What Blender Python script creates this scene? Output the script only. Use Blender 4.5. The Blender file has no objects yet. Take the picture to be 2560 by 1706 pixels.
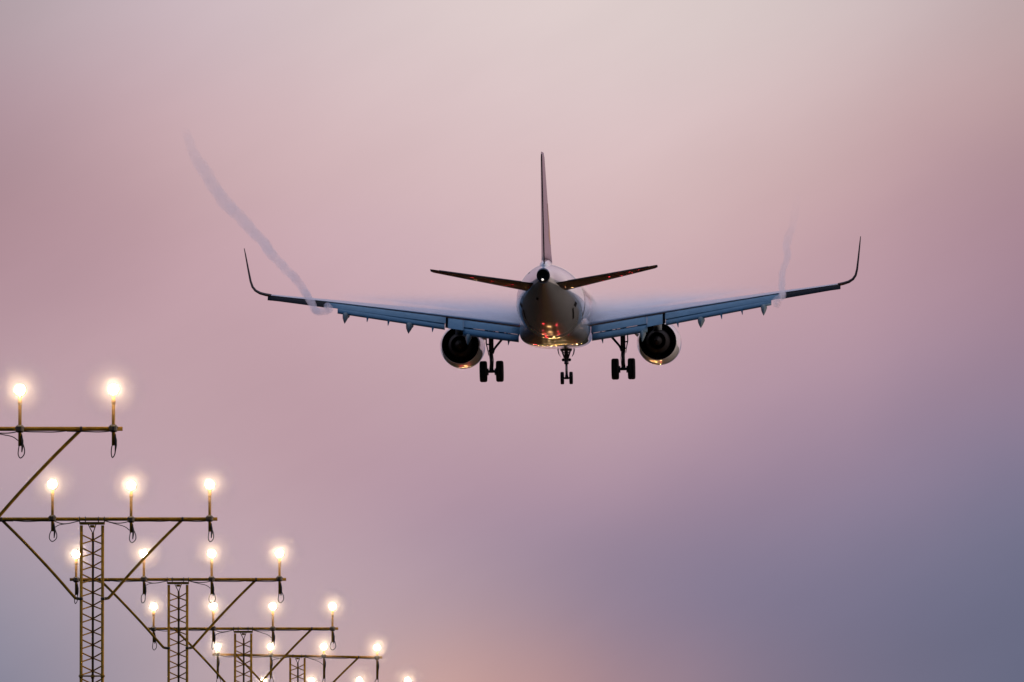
import bpy, bmesh, math, random
from mathutils import Vector, Matrix, Euler

R = math.radians
random.seed(7)
scene = bpy.context.scene
col = scene.collection

# ------------------------------------------------------------------ camera
cam_d = bpy.data.cameras.new('camera')
cam = bpy.data.objects.new('camera', cam_d)
col.objects.link(cam)
cam.location = (0, 0, 1.7)
cam.rotation_euler = (R(93.0), 0, 0)
cam_d.sensor_width = 36
cam_d.lens = 433.3
cam_d.clip_start = 1
cam_d.clip_end = 30000
scene.camera = cam

# ------------------------------------------------------------------ colour management, sampling
scene.view_settings.view_transform = 'Standard'
scene.view_settings.look = 'None'
scene.view_settings.exposure = 0
scene.view_settings.gamma = 1
cy = scene.cycles
cy.use_denoising = True
cy.max_bounces = 8
cy.diffuse_bounces = 3
cy.glossy_bounces = 4
cy.volume_bounces = 2
cy.transparent_max_bounces = 16
cy.sample_clamp_indirect = 40
cy.volume_step_rate = 1.0
cy.volume_max_steps = 256

def srgb(c):
    return tuple((x/255/12.92 if x/255 <= .04045 else ((x/255+.055)/1.055)**2.4) for x in c)

# ------------------------------------------------------------------ world: dusk sky behind a thin cloud veil
# the sun is under the horizon glow to the right of and behind the photographer's shoulder
SUN_EL, SUN_AZ = 6.0, 93.0        # degrees, azimuth clockwise from +Y
world = bpy.data.worlds.new('World')
scene.world = world
world.use_nodes = True
nt = world.node_tree
nt.nodes.clear()
N = nt.nodes.new
L = nt.links.new
def inp(node, i, v):
    s = node.inputs[i]
    if hasattr(v, 'is_output'):
        L(v, s)
    else:
        s.default_value = v
def m(op, a, b=None, c=None, clamp=False):
    n = N('ShaderNodeMath'); n.operation = op; n.use_clamp = clamp
    inp(n, 0, a)
    if b is not None: inp(n, 1, b)
    if c is not None: inp(n, 2, c)
    return n.outputs[0]
def vm(op, a, b=None, scale=None):
    n = N('ShaderNodeVectorMath'); n.operation = op
    inp(n, 0, a)
    if b is not None: inp(n, 1, b)
    if scale is not None: inp(n, 3, scale)
    return n.outputs['Value'] if op in ('DISTANCE', 'LENGTH', 'DOT_PRODUCT') else n.outputs[0]
def comb(x, y, z):
    n = N('ShaderNodeCombineXYZ'); inp(n, 0, x); inp(n, 1, y); inp(n, 2, z)
    return n.outputs[0]
def rng(v, a, b, c=0.0, d=1.0, smooth=True):
    n = N('ShaderNodeMapRange'); n.interpolation_type = 'SMOOTHSTEP' if smooth else 'LINEAR'
    inp(n, 0, v); inp(n, 1, a); inp(n, 2, b); inp(n, 3, c); inp(n, 4, d)
    return n.outputs[0]
def mixc(f, a, b):
    n = N('ShaderNodeMix'); n.data_type = 'RGBA'
    inp(n, 0, f)
    for i, v in ((6, a), (7, b)):
        if hasattr(v, 'is_output'): L(v, n.inputs[i])
        else: n.inputs[i].default_value = (*v, 1)
    return n.outputs[2]

tc = N('ShaderNodeTexCoord')
D = tc.outputs['Generated']
sep = N('ShaderNodeSeparateXYZ'); L(D, sep.inputs[0])
dx, dy, dz = sep.outputs
az = m('MULTIPLY', m('ARCTAN2', dx, dy), 57.29578)
el = m('MULTIPLY', m('ARCSINE', dz), 57.29578)
# soft billows: the bearing and height are pushed about a little by noise, so that the cloud colours drift
nz = N('ShaderNodeTexNoise'); nz.inputs['Scale'].default_value = 22; nz.inputs['Detail'].default_value = 3
L(D, nz.inputs['Vector'])
wob = vm('SCALE', vm('SUBTRACT', nz.outputs['Color'], (.5, .5, .5)), scale=0.6)
UV = vm('ADD', comb(az, el, 0.0), wob)
# colours of the lit cloud veil, lamp glow painted in at lower left: one row per height in degrees, along it stops by bearing in degrees
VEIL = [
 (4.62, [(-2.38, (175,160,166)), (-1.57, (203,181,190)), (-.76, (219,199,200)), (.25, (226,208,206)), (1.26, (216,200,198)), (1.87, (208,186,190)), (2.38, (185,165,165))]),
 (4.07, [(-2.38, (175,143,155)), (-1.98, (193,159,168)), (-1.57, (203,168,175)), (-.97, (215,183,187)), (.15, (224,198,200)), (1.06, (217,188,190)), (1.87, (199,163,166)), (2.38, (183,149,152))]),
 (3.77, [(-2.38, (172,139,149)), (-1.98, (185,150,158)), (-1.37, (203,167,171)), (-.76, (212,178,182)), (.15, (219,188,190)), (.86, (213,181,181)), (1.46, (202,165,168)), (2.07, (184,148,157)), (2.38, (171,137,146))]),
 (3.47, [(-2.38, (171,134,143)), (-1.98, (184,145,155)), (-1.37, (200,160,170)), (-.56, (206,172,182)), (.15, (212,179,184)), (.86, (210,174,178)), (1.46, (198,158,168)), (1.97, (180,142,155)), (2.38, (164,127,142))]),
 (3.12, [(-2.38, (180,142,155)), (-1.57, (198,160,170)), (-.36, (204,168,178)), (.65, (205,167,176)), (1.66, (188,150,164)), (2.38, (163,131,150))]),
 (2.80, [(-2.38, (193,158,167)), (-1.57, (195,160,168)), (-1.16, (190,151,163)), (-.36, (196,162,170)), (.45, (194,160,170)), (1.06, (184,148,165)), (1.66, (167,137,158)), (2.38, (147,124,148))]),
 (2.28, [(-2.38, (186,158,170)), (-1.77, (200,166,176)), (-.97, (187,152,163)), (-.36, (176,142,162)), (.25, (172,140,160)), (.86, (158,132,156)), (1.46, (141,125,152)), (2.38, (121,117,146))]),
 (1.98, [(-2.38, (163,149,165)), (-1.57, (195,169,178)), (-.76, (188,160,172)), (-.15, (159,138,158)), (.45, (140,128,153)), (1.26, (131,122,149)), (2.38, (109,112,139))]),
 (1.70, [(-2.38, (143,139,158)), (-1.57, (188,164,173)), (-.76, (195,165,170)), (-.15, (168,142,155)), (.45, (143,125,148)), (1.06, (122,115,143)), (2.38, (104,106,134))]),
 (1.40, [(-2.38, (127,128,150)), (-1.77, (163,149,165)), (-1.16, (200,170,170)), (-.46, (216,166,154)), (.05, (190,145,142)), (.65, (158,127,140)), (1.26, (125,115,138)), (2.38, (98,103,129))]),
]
sepu = N('ShaderNodeSeparateXYZ'); L(UV, sepu.inputs[0])
uu, vv = sepu.outputs[0], sepu.outputs[1]
ut = rng(uu, -2.6, 2.6, 0.0, 1.0, False)
def muted(c, k=.9):
    g_ = .3*c[0]+.59*c[1]+.11*c[2]
    return tuple(g_+(x-g_)*k for x in c)
def veil_at(u, v):
    def along(stops):
        for (u0, c0), (u1, c1) in zip(stops, stops[1:]):
            if u <= u1:
                t = max(0., (u-u0)/(u1-u0)); return [a+(b-a)*t for a, b in zip(c0, c1)]
        return stops[-1][1]
    if v >= VEIL[0][0]: return along(VEIL[0][1])
    for (v0, s0), (v1, s1) in zip(VEIL, VEIL[1:]):
        if v >= v1:
            t = (v0-v)/(v0-v1); return [a+(b-a)*t for a, b in zip(along(s0), along(s1))]
    return along(VEIL[-1][1])
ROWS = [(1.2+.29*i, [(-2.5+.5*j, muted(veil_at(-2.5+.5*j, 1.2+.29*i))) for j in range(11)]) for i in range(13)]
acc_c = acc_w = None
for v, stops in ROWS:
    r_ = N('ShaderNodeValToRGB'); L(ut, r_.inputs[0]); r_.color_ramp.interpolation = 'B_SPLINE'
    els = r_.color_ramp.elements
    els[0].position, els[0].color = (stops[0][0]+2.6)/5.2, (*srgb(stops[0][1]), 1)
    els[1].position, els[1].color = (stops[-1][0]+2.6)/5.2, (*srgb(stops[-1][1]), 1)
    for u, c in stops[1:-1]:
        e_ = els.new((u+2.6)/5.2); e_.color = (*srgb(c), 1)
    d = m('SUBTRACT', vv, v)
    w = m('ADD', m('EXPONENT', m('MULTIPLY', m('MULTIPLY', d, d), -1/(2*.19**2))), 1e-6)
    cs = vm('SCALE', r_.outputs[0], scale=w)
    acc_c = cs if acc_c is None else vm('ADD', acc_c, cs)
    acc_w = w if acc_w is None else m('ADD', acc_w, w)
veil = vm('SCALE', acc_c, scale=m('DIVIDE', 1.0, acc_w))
# faint fibres in the veil
mr_ = N('ShaderNodeMapping'); mr_.inputs['Rotation'].default_value = (0, R(28), 0); L(D, mr_.inputs['Vector'])
mp = N('ShaderNodeMapping'); mp.inputs['Scale'].default_value = (26, 30, 85)
L(mr_.outputs[0], mp.inputs['Vector'])
nf = N('ShaderNodeTexNoise'); nf.inputs['Scale'].default_value = 1; nf.inputs['Detail'].default_value = 5; nf.inputs['Roughness'].default_value = .55
L(mp.outputs[0], nf.inputs['Vector'])
veil = vm('SCALE', veil, scale=rng(nf.outputs[0], 0.25, .75, .962, 1.038, False))
# the rest of the dome: pink ahead, pale overhead, deep blue behind, warm towards the sun
front = rng(dy, -.5, .8)
low = mixc(front, srgb((24, 52, 92)), srgb((190, 158, 172)))
side = rng(vm('DOT_PRODUCT', D, (math.sin(R(SUN_AZ)), math.cos(R(SUN_AZ)), 0.0)), .45, 1.0)
low = mixc(side, low, srgb((236, 200, 188)))
high = mixc(front, srgb((70, 116, 170)), (1.08, 1.14, 1.42))
dome = mixc(rng(el, 8.0, 60.0), low, high)
sky = N('ShaderNodeTexSky'); sky.sky_type = 'NISHITA'; sky.sun_disc = False
sky.sun_elevation = R(SUN_EL); sky.sun_rotation = R(SUN_AZ)
dome = vm('ADD', dome, vm('SCALE', sky.outputs[0], scale=.006))
off = vm('DISTANCE', comb(az, el, 0.0), (0.0, 3.0, 0.0))
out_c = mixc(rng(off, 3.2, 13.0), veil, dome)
bg = N('ShaderNodeBackground'); L(out_c, bg.inputs[0]); bg.inputs[1].default_value = 1.0
wo = N('ShaderNodeOutputWorld'); L(bg.outputs[0], wo.inputs[0])

# ------------------------------------------------------------------ sun: the last warm light, soft
sd = bpy.data.lights.new('sun', 'SUN'); sd.energy = 1.3; sd.angle = R(14); sd.color = (1, .8, .68)
so = bpy.data.objects.new('sun', sd); col.objects.link(so)
sdir = Vector((math.sin(R(SUN_AZ))*math.cos(R(SUN_EL)), math.cos(R(SUN_AZ))*math.cos(R(SUN_EL)), math.sin(R(SUN_EL))))
so.rotation_euler = sdir.to_track_quat('Z', 'Y').to_euler()

# ------------------------------------------------------------------ materials
def pmat(name, base, rough=.5, metal=0., coat=0., coat_rough=.05, noise=.0, nscale=6., bump=0., spec=.5):
    mt = bpy.data.materials.new(name); mt.use_nodes = True
    t = mt.node_tree; b = t.nodes['Principled BSDF']
    b.inputs['Base Color'].default_value = (*base, 1)
    b.inputs['Roughness'].default_value = rough
    b.inputs['Metallic'].default_value = metal
    b.inputs['Coat Weight'].default_value = coat
    b.inputs['Coat Roughness'].default_value = coat_rough
    b.inputs['Specular IOR Level'].default_value = spec
    if noise or bump:
        g = t.nodes.new('ShaderNodeTexCoord')
        n = t.nodes.new('ShaderNodeTexNoise'); n.inputs['Scale'].default_value = nscale; n.inputs['Detail'].default_value = 5
        t.links.new(g.outputs['Object'], n.inputs['Vector'])
        if noise:
            r = t.nodes.new('ShaderNodeMapRange')
            r.inputs[1].default_value = .3; r.inputs[2].default_value = .7
            r.inputs[3].default_value = 1-noise; r.inputs[4].default_value = 1+noise*.4
            t.links.new(n.outputs[0], r.inputs[0])
            s = t.nodes.new('ShaderNodeVectorMath'); s.operation = 'SCALE'; s.inputs[0].default_value = base
            t.links.new(r.outputs[0], s.inputs[3]); t.links.new(s.outputs[0], b.inputs['Base Color'])
        if bump:
            bp = t.nodes.new('ShaderNodeBump'); bp.inputs['Strength'].default_value = bump; bp.inputs['Distance'].default_value = .05
            t.links.new(n.outputs[0], bp.inputs['Height']); t.links.new(bp.outputs[0], b.inputs['Normal'])
    return mt

def shaded_below(name, upper, lower):
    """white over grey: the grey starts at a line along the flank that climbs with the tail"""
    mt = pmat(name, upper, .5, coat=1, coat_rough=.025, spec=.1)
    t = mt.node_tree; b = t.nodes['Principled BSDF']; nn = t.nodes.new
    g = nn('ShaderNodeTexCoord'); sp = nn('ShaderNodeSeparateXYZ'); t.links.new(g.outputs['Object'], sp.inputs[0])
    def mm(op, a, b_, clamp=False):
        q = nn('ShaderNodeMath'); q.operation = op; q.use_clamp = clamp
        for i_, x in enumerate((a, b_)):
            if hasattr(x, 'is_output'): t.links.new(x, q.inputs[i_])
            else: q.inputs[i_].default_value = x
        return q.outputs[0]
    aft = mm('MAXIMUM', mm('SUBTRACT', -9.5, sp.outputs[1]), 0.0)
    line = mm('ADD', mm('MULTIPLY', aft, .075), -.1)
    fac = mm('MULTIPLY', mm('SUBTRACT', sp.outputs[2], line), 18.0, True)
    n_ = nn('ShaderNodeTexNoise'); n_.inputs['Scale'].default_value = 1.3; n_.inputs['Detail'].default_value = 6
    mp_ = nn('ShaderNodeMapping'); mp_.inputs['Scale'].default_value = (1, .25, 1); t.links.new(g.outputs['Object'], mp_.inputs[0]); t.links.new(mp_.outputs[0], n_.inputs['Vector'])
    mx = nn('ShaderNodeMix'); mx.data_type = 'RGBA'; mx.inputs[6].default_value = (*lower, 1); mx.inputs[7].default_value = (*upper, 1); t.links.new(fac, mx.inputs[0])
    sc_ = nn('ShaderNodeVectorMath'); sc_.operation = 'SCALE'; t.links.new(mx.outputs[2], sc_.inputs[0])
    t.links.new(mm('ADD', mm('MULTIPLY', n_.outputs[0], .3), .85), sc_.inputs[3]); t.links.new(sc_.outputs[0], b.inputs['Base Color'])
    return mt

def emat(name, colr, strength):
    mt = bpy.data.materials.new(name); mt.use_nodes = True
    t = mt.node_tree; b = t.nodes['Principled BSDF']
    b.inputs['Base Color'].default_value = (.8, .8, .8, 1)
    b.inputs['Emission Color'].default_value = (*colr, 1)
    b.inputs['Emission Strength'].default_value = strength
    return mt

M_WHITE = pmat('white_aircraft_paint', (.74, .74, .75), .5, coat=1, coat_rough=.02, noise=.06, nscale=1.2, spec=.1)
M_FUS = shaded_below('white_paint_shaded_below', (.76, .76, .77), (.2, .21, .23))  # lower colour carries the shade of the fuselage underside
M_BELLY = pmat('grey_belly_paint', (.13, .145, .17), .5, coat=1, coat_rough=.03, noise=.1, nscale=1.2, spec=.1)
M_WING = pmat('grey_wing_paint', (.32, .38, .46), .4, coat=.3, coat_rough=.12, noise=.08, nscale=2)
M_FLAP = pmat('grey_flap_paint', (.17, .31, .40), .55, spec=.25, noise=.12, nscale=2.5)
M_FAIR = pmat('fairing_paint', (.09, .145, .165), .55, spec=.2, noise=.12, nscale=3)
M_DARK = pmat('dark_finish', (.008, .011, .018), .7, spec=.08, noise=.15, nscale=3)
M_STAB = pmat('dark_stabiliser_paint', (.009, .010, .014), .6, spec=.1, coat=.16, coat_rough=.015, noise=.1, nscale=2)
M_FIN = pmat('mauve_fin_paint', (.145, .07, .1), .4, coat=.4, coat_rough=.1, noise=.08, nscale=1)
M_TAN = pmat('tan_fin_emblem', (.42, .24, .12), .4)
M_BLACK = pmat('black_cavity', (.004, .0045, .006), .8, spec=.1)
M_EDGE = pmat('polished_leading_edge', (.05, .05, .06), .4, coat=1, coat_rough=.05, spec=.1)
M_RUBBER = pmat('tyre_rubber', (.008, .008, .011), .8, noise=.2, nscale=8, spec=.15)
M_GEAR = pmat('gear_steel', (.035, .04, .055), .5, metal=.2, noise=.2, nscale=10)
M_RIM = pmat('wheel_rim', (.08, .08, .09), .5, metal=.5)
M_METAL = pmat('exhaust_metal', (.012, .011, .013), .7, spec=.1, metal=0., noise=.2, nscale=5)
M_VANE = pmat('guide_vane_metal', (.05, .055, .07), .5, metal=.5)
M_GLASS = pmat('cabin_glass', (.05, .05, .06), .1)
M_YEL = pmat('weathered_yellow_paint', (.40, .205, .012), .6, spec=.15, noise=.4, nscale=9, bump=.1)
M_CABLE = pmat('black_cable', (.02, .017, .015), .6)
M_CLAMP = pmat('brown_clamp', (.075, .05, .02), .5, noise=.3, nscale=20)
M_NECK = pmat('lamplit_neck', (.5, .25, .03), .4)  # the lamp's orange light put into the neck's own colour
M_HOUS = pmat('lamp_housing', (.30, .20, .05), .45)
M_LENSES = [emat('lit_lamp_lens', (1, .72, .45), q) for q in (52, 57, 62)]
M_TAIL = emat('lit_tail_lamp', (1, .92, .82), .95)
M_WARM = emat('lit_runway_lamp', (1, .58, .22), 460)
M_RED = emat('lit_red_lamp', (1, .03, .05), 210)

# ------------------------------------------------------------------ mesh helpers
class MB:
    def __init__(s): s.v = []; s.f = []; s.smooth = []
    def add(s, vs, fs, smooth=True):
        o = len(s.v); s.v += [tuple(v) for v in vs]
        s.f += [tuple(i+o for i in f) for f in fs]; s.smooth += [smooth]*len(fs)
    def loft(s, rings, cap0=True, cap1=True, smooth=True, closed=True):
        n = len(rings[0]); vs = [p for r in rings for p in r]; fs = []
        for k in range(len(rings)-1):
            for i in range(n if closed else n-1):
                j = (i+1) % n
                fs.append((k*n+i, k*n+j, (k+1)*n+j, (k+1)*n+i))
        s.add(vs, fs, smooth)
        if cap0: s.add(rings[0], [tuple(range(n-1, -1, -1))], False)
        if cap1: s.add(rings[-1], [tuple(range(n))], False)
    def tube(s, pts, r, n=8, caps=True):
        pts = [Vector(p) for p in pts]
        rr = r if isinstance(r, (list, tuple)) else [r]*len(pts)
        rings = []; prev = None
        for i, p in enumerate(pts):
            t = (pts[min(i+1, len(pts)-1)] - pts[max(i-1, 0)]).normalized()
            if prev is None:
                a = Vector((0, 0, 1)) if abs(t.z) < .9 else Vector((1, 0, 0))
                u = t.cross(a).normalized()
            else:
                u = (prev - t*prev.dot(t)).normalized()
            prev = u; w = t.cross(u)
            rings.append([p + (u*math.cos(2*math.pi*k/n) + w*math.sin(2*math.pi*k/n))*rr[i] for k in range(n)])
        s.loft(rings, caps, caps)
    def box(s, c, d, rot=None, bev=.0):
        c = Vector(c); hx, hy, hz = d[0]/2, d[1]/2, d[2]/2
        if bev:
            b = bev; rings = []
            for z, q in ((-hz, b), (-hz+b, 0), (hz-b, 0), (hz, b)):
                x, y = hx-q, hy-q
                rings.append([Vector(p) for p in ((x-b, -y, z), (x, -y+b, z), (x, y-b, z), (x-b, y, z), (-x+b, y, z), (-x, y-b, z), (-x, -y+b, z), (-x+b, -y, z))])
        else:
            rings = [[Vector(p) for p in ((hx, -hy, z), (hx, hy, z), (-hx, hy, z), (-hx, -hy, z))] for z in (-hz, hz)]
        if rot is not None: rings = [[rot @ p for p in r] for r in rings]
        s.loft([[c+p for p in r] for r in rings], smooth=False)
    def lathe(s, prof, c, axis='x', n=28, cap=False):
        # prof: (radius, distance along the axis)
        rings = []
        for r, t in prof:
            ring = []
            for k in range(n):
                a = 2*math.pi*k/n; p, q = r*math.cos(a), r*math.sin(a)
                ring.append(Vector({'x': (t, p, q), 'y': (q, t, p), 'z': (p, q, t)}[axis]) + Vector(c))
            rings.append(ring)
        s.loft(rings, cap, cap)
    def build(s, name, mat, parent=None):
        me = bpy.data.meshes.new(name)
        me.from_pydata([tuple(v) for v in s.v], [], s.f)
        me.polygons.foreach_set('use_smooth', s.smooth)
        bm_ = bmesh.new(); bm_.from_mesh(me); bmesh.ops.remove_doubles(bm_, verts=bm_.verts, dist=1e-5); bmesh.ops.recalc_face_normals(bm_, faces=bm_.faces); bm_.to_mesh(me); bm_.free()
        me.materials.append(mat); me.update()
        o = bpy.data.objects.new(name, me); col.objects.link(o)
        if parent is not None: o.parent = parent
        return o

def empty(name, loc=(0, 0, 0)):
    o = bpy.data.objects.new(name, None); col.objects.link(o); o.location = loc
    o.empty_display_size = .5
    return o
def tag(o, label=None, cat=None, group=None, kind=None):
    if label: o['label'] = label
    if cat: o['category'] = cat
    if group: o['group'] = group
    if kind: o['kind'] = kind
    return o
def lerp(a, b, t): return a + (b-a)*t
def table(tab, x):
    if x <= tab[0][0]: return tab[0][1]
    for (x0, v0), (x1, v1) in zip(tab, tab[1:]):
        if x <= x1: return lerp(v0, v1, (x-x0)/(x1-x0))
    return tab[-1][1]
def smooth_rings(st, sub=4):
    """Catmull-Rom through rows of numbers"""
    out = []
    for i in range(len(st)-1):
        p0, p1, p2, p3 = st[max(i-1, 0)], st[i], st[i+1], st[min(i+2, len(st)-1)]
        for k in range(sub):
            t = k/sub
            out.append([.5*((2*b)+(-a+c)*t+(2*a-5*b+4*c-d)*t*t+(-a+3*b-3*c+d)*t**3) for a, b, c, d in zip(p0, p1, p2, p3)])
    out.append(list(st[-1]))
    return out

# ------------------------------------------------------------------ ground and the lamps of the runway beyond the frame
g = MB()
n = 40
gv = [(-6000 + 12000*i/n, -800 + 16000*j/n, -.0) for j in range(n+1) for i in range(n+1)]
g.add(gv, [(j*(n+1)+i, j*(n+1)+i+1, (j+1)*(n+1)+i+1, (j+1)*(n+1)+i) for j in range(n) for i in range(n)])
ground = g.build('ground', pmat('dusk_grass', (.022, .025, .015), 1.0, noise=.4, nscale=.05, spec=0.))
tag(ground, kind='structure')
LINE = Vector((.0167, 1, 0)).normalized(); ACROSS = Vector((LINE.y, -LINE.x, 0))
BASE = Vector((-6.91, 158, 0))
rw = MB()
c0 = BASE + LINE*870
rv = [c0 + LINE*a + ACROSS*b + Vector((0, 0, .004)) for a, b in ((-60, -22), (-60, 22), (2600, 22), (2600, -22))]
rw.add(rv, [(0, 1, 2, 3)], False)
tag(rw.build('runway', pmat('asphalt', (.018, .018, .02), 1.0, noise=.2, nscale=.2, spec=0.)), kind='structure')

def ico(mb, p, r):
    rings = [[Vector(p)+Vector((r*math.cos(e)*math.cos(a), r*math.cos(e)*math.sin(a), r*math.sin(e))) for a in [2*math.pi*k/6 for k in range(6)]] for e in (-1.2, -.5, .5, 1.2)]
    mb.loft(rings)
warm = MB(); red = MB()
for k in range(18, 29):                     # approach lamps still ahead of the aircraft
    c = BASE + LINE*30*k
    for j in range(-2, 3): ico(warm, c + ACROSS*j*1.2 + Vector((0, 0, 1.0)), .12)
    for sx in (-1, 1):
        for j in range(3): ico(red, c + ACROSS*sx*(9+j*1.5) + Vector((0, 0, 1.0)), .14)
for k in range(-8, 9): ico(warm, BASE + LINE*30*24 + ACROSS*k*1.8 + Vector((0, 0, 1)), .12)
for k in range(-12, 13): ico(warm, c0 + ACROSS*k*1.9 + Vector((0, 0, .3)), .12)
for k in range(0, 44):                      # touchdown zone and edges
    c = c0 + LINE*30*(k+1)
    for sx in (-1, 1):
        for j in range(3): ico(warm, c + ACROSS*sx*(9+1.5*j) + Vector((0, 0, .3)), .1)
        if k % 2: ico(warm, c + ACROSS*sx*23 + Vector((0, 0, .4)), .14)
    ico(warm, c + Vector((0, 0, .3)), .1)
tag(warm.build('runway_lamps', M_WARM), 'lit yellow lamps along the runway mirrored in the belly of the airliner', 'runway lamps', kind='stuff')
tag(red.build('runway_side_lamps', M_RED), 'lit red lamps beside the runway mirrored in the belly of the airliner', 'runway lamps', kind='stuff')

# ------------------------------------------------------------------ airliner (x right, y forward, z up; origin on the axis above the main gear)
air = empty('airliner')
air.rotation_mode = 'YXZ'
air.rotation_euler = (R(1.55), R(-1.0), R(-2.06))
AIR_D = 715.0
ea = R(3.0) + math.atan((853-769)/30810)
air.location = ((1391-1280)/30810*AIR_D, AIR_D, 1.7 + AIR_D*math.tan(ea))
tag(air, 'white twin engined passenger airliner seen from behind with wheels down', 'airliner')

# fuselage: y, axis height, half width, half height
FUS = [(21.97, -.62, .03, .03), (21.7, -.6, .36, .33), (21.0, -.52, .82, .74), (19.8, -.36, 1.26, 1.2), (18.0, -.14, 1.68, 1.7), (16.0, -.02, 1.92, 2.0), (14.0, 0, 1.975, 2.07),
       (8, 0, 1.975, 2.07), (2, 0, 1.975, 2.07), (-4, 0, 1.975, 2.07), (-8.2, 0, 1.975, 2.07), (-10.2, .05, 1.95, 2.02), (-12.2, .18, 1.86, 1.88), (-14.4, .40, 1.64, 1.64),
       (-16.6, .66, 1.30, 1.34), (-18.6, .88, .94, 1.04), (-20.4, 1.05, .62, .72), (-21.6, 1.14, .43, .5), (-22.0, 1.17, .38, .44)]
NS = 48
def ring(y, zc, rw_, rh, n=NS):
    return [Vector((rw_*math.sin(2*math.pi*k/n), y, zc + rh*math.cos(2*math.pi*k/n))) for k in range(n)]
f = MB()
f.loft([ring(*s) for s in smooth_rings(FUS, 4)])
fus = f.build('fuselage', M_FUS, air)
# APU exhaust and tail lamp
e = MB()
e.lathe([(.37, -21.98), (.37, -22.2), (.345, -22.5), (.31, -22.54), (.27, -22.5), (.23, -22.4), (.1, -22.36), (.01, -22.35)], (0, 0, 1.175), 'y')
apu = e.build('tail_exhaust', M_BLACK, air)
t_ = MB(); t_.lathe([(.01, -22.66), (.04, -22.65), (.066, -22.62), (.066, -22.4)], (-.03, 0, .935), 'y', 12)
t_.build('tail_lamp', M_TAIL, apu)
# cabin windows and doors of both sides
def side_patch(y, z0, w, h, sx, out=.006):
    mb = MB(); k = 6; rings = []
    for i in range(k+1):
        z = z0 - h/2 + h*i/k
        x = sx*(1.975*math.sqrt(max(0, 1-(z/2.07)**2)) + out)
        q = w/2*(1 if 0 < i < k else .7)
        rings.append([(x, y-q, z), (x, y+q, z)])
    mb.loft(rings, False, False, closed=False)
    return mb
for sx in (1, -1):
    for k in range(44):
        if k in (12, 28): continue
        side_patch(-7.9+k*.533, .62, .25, .34, sx).build('cabin_window', M_GLASS, fus)
    for y in (16.0, 3.1 + 4.6, -9.3):
        side_patch(y, .1, .82, 1.85, sx, .004).build('cabin_door', M_WHITE, fus)
# belly fairing
b_ = MB()
BEL = [(7.6, -1.55, .4, .35), (6.6, -1.55, 1.2, .66), (5.2, -1.45, 1.75, .82), (3.4, -1.4, 1.98, .92), (0, -1.4, 2.04, .95), (-2.6, -1.4, 2.04, .95), (-4.6, -1.4, 2.0, .94), (-5.6, -1.38, 1.85, .80), (-6.4, -1.35, 1.5, .55), (-7.0, -1.35, .9, .35), (-7.3, -1.35, .3, .25)]
def sring(y, zc, a, b, p=3.2, n=NS):
    out = []
    for k in range(n):
        t = 2*math.pi*k/n; cs, sn = math.cos(t), math.sin(t)
        out.append(Vector((a*math.copysign(abs(sn)**(2/p), sn), y, zc + b*math.copysign(abs(cs)**(2/p), cs))))
    return out
b_.loft([sring(*s) for s in smooth_rings(BEL, 4)])
bel = b_.build('belly_fairing', M_BELLY, air)
for x, y, h in ((0, -6.9, .2), (-.25, -9.6, .2), (0, 9.5, .3)):
    z = -2.09 if abs(y) > 8 else -2.1
    a_ = MB()
    a_.loft([[Vector((x-.02, y-.2, z)), Vector((x, y-.25, z)), Vector((x+.02, y-.2, z)), Vector((x, y+.2, z))],
             [Vector((x-.012, y-.22, z-h)), Vector((x, y-.26, z-h)), Vector((x+.012, y-.22, z-h)), Vector((x, y-.05, z-h))]], smooth=False)
    a_.build('belly_antenna', M_DARK, fus)
# vents on the rear fuselage
def tail_vent(yc, ang, w, l, skew=0.):
    rows = smooth_rings(FUS, 8)
    def at(y):
        for p, q in zip(rows, rows[1:]):
            if q[0] <= y <= p[0]:
                t = (y-p[0])/(q[0]-p[0]); return [lerp(i, j, t) for i, j in zip(p, q)]
    mb = MB(); rings = []
    for y in (yc+l/2, yc, yc-l/2):
        _, zc, a, b = at(y)
        rings.append([Vector(((a+.012)*math.sin(R(an)), y, zc+(b+.012)*math.cos(R(an)))) for an in (ang-w+skew*(y-yc)/l*2, ang+skew*(y-yc)/l*2, ang+w+skew*(y-yc)/l*2)])
    mb.loft(rings, False, False, closed=False)
    mb.build('vent', M_BLACK, fus)
tail_vent(-14.2, 112, 4.2, .7); tail_vent(-13.5, 127, 2.2, 1.8, 5); tail_vent(-14.2, -112, 4.2, .6); tail_vent(-13.5, -127, 2.2, 1.4, -5); tail_vent(-18.6, -150, 4, .5); tail_vent(-17.0, -52, 2.5, .3)

# aerofoil section: fractions of the chord, fractions of the thickness
AF = [(1, .0), (.9, .22), (.75, .5), (.55, .82), (.35, 1.0), (.2, .95), (.1, .75), (.04, .5), (.01, .26), (0, 0), (.01, -.2), (.04, -.36), (.1, -.5), (.2, -.6), (.35, -.6), (.55, -.42), (.75, -.2), (.9, -.06)]
def section(x, yle, c, z, t, inc=0., end=1.0, zref=1.0):
    """points of an aerofoil at span x; z is the height of the upper surface where it ends (fraction zref of the chord)"""
    pts = []
    for fx, fz in AF:
        fx2 = fx*end
        # cut aerofoil: same curve, blunt end
        pts.append((fx2, fz))
    out = []
    for fx, fz in pts:
        dyc = -fx*c
        out.append(Vector((x, yle + dyc*math.cos(R(inc)), z + (zref-fx)*c*math.sin(R(inc)) + fz*t*c*.5*.92)))
    return out

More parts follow.
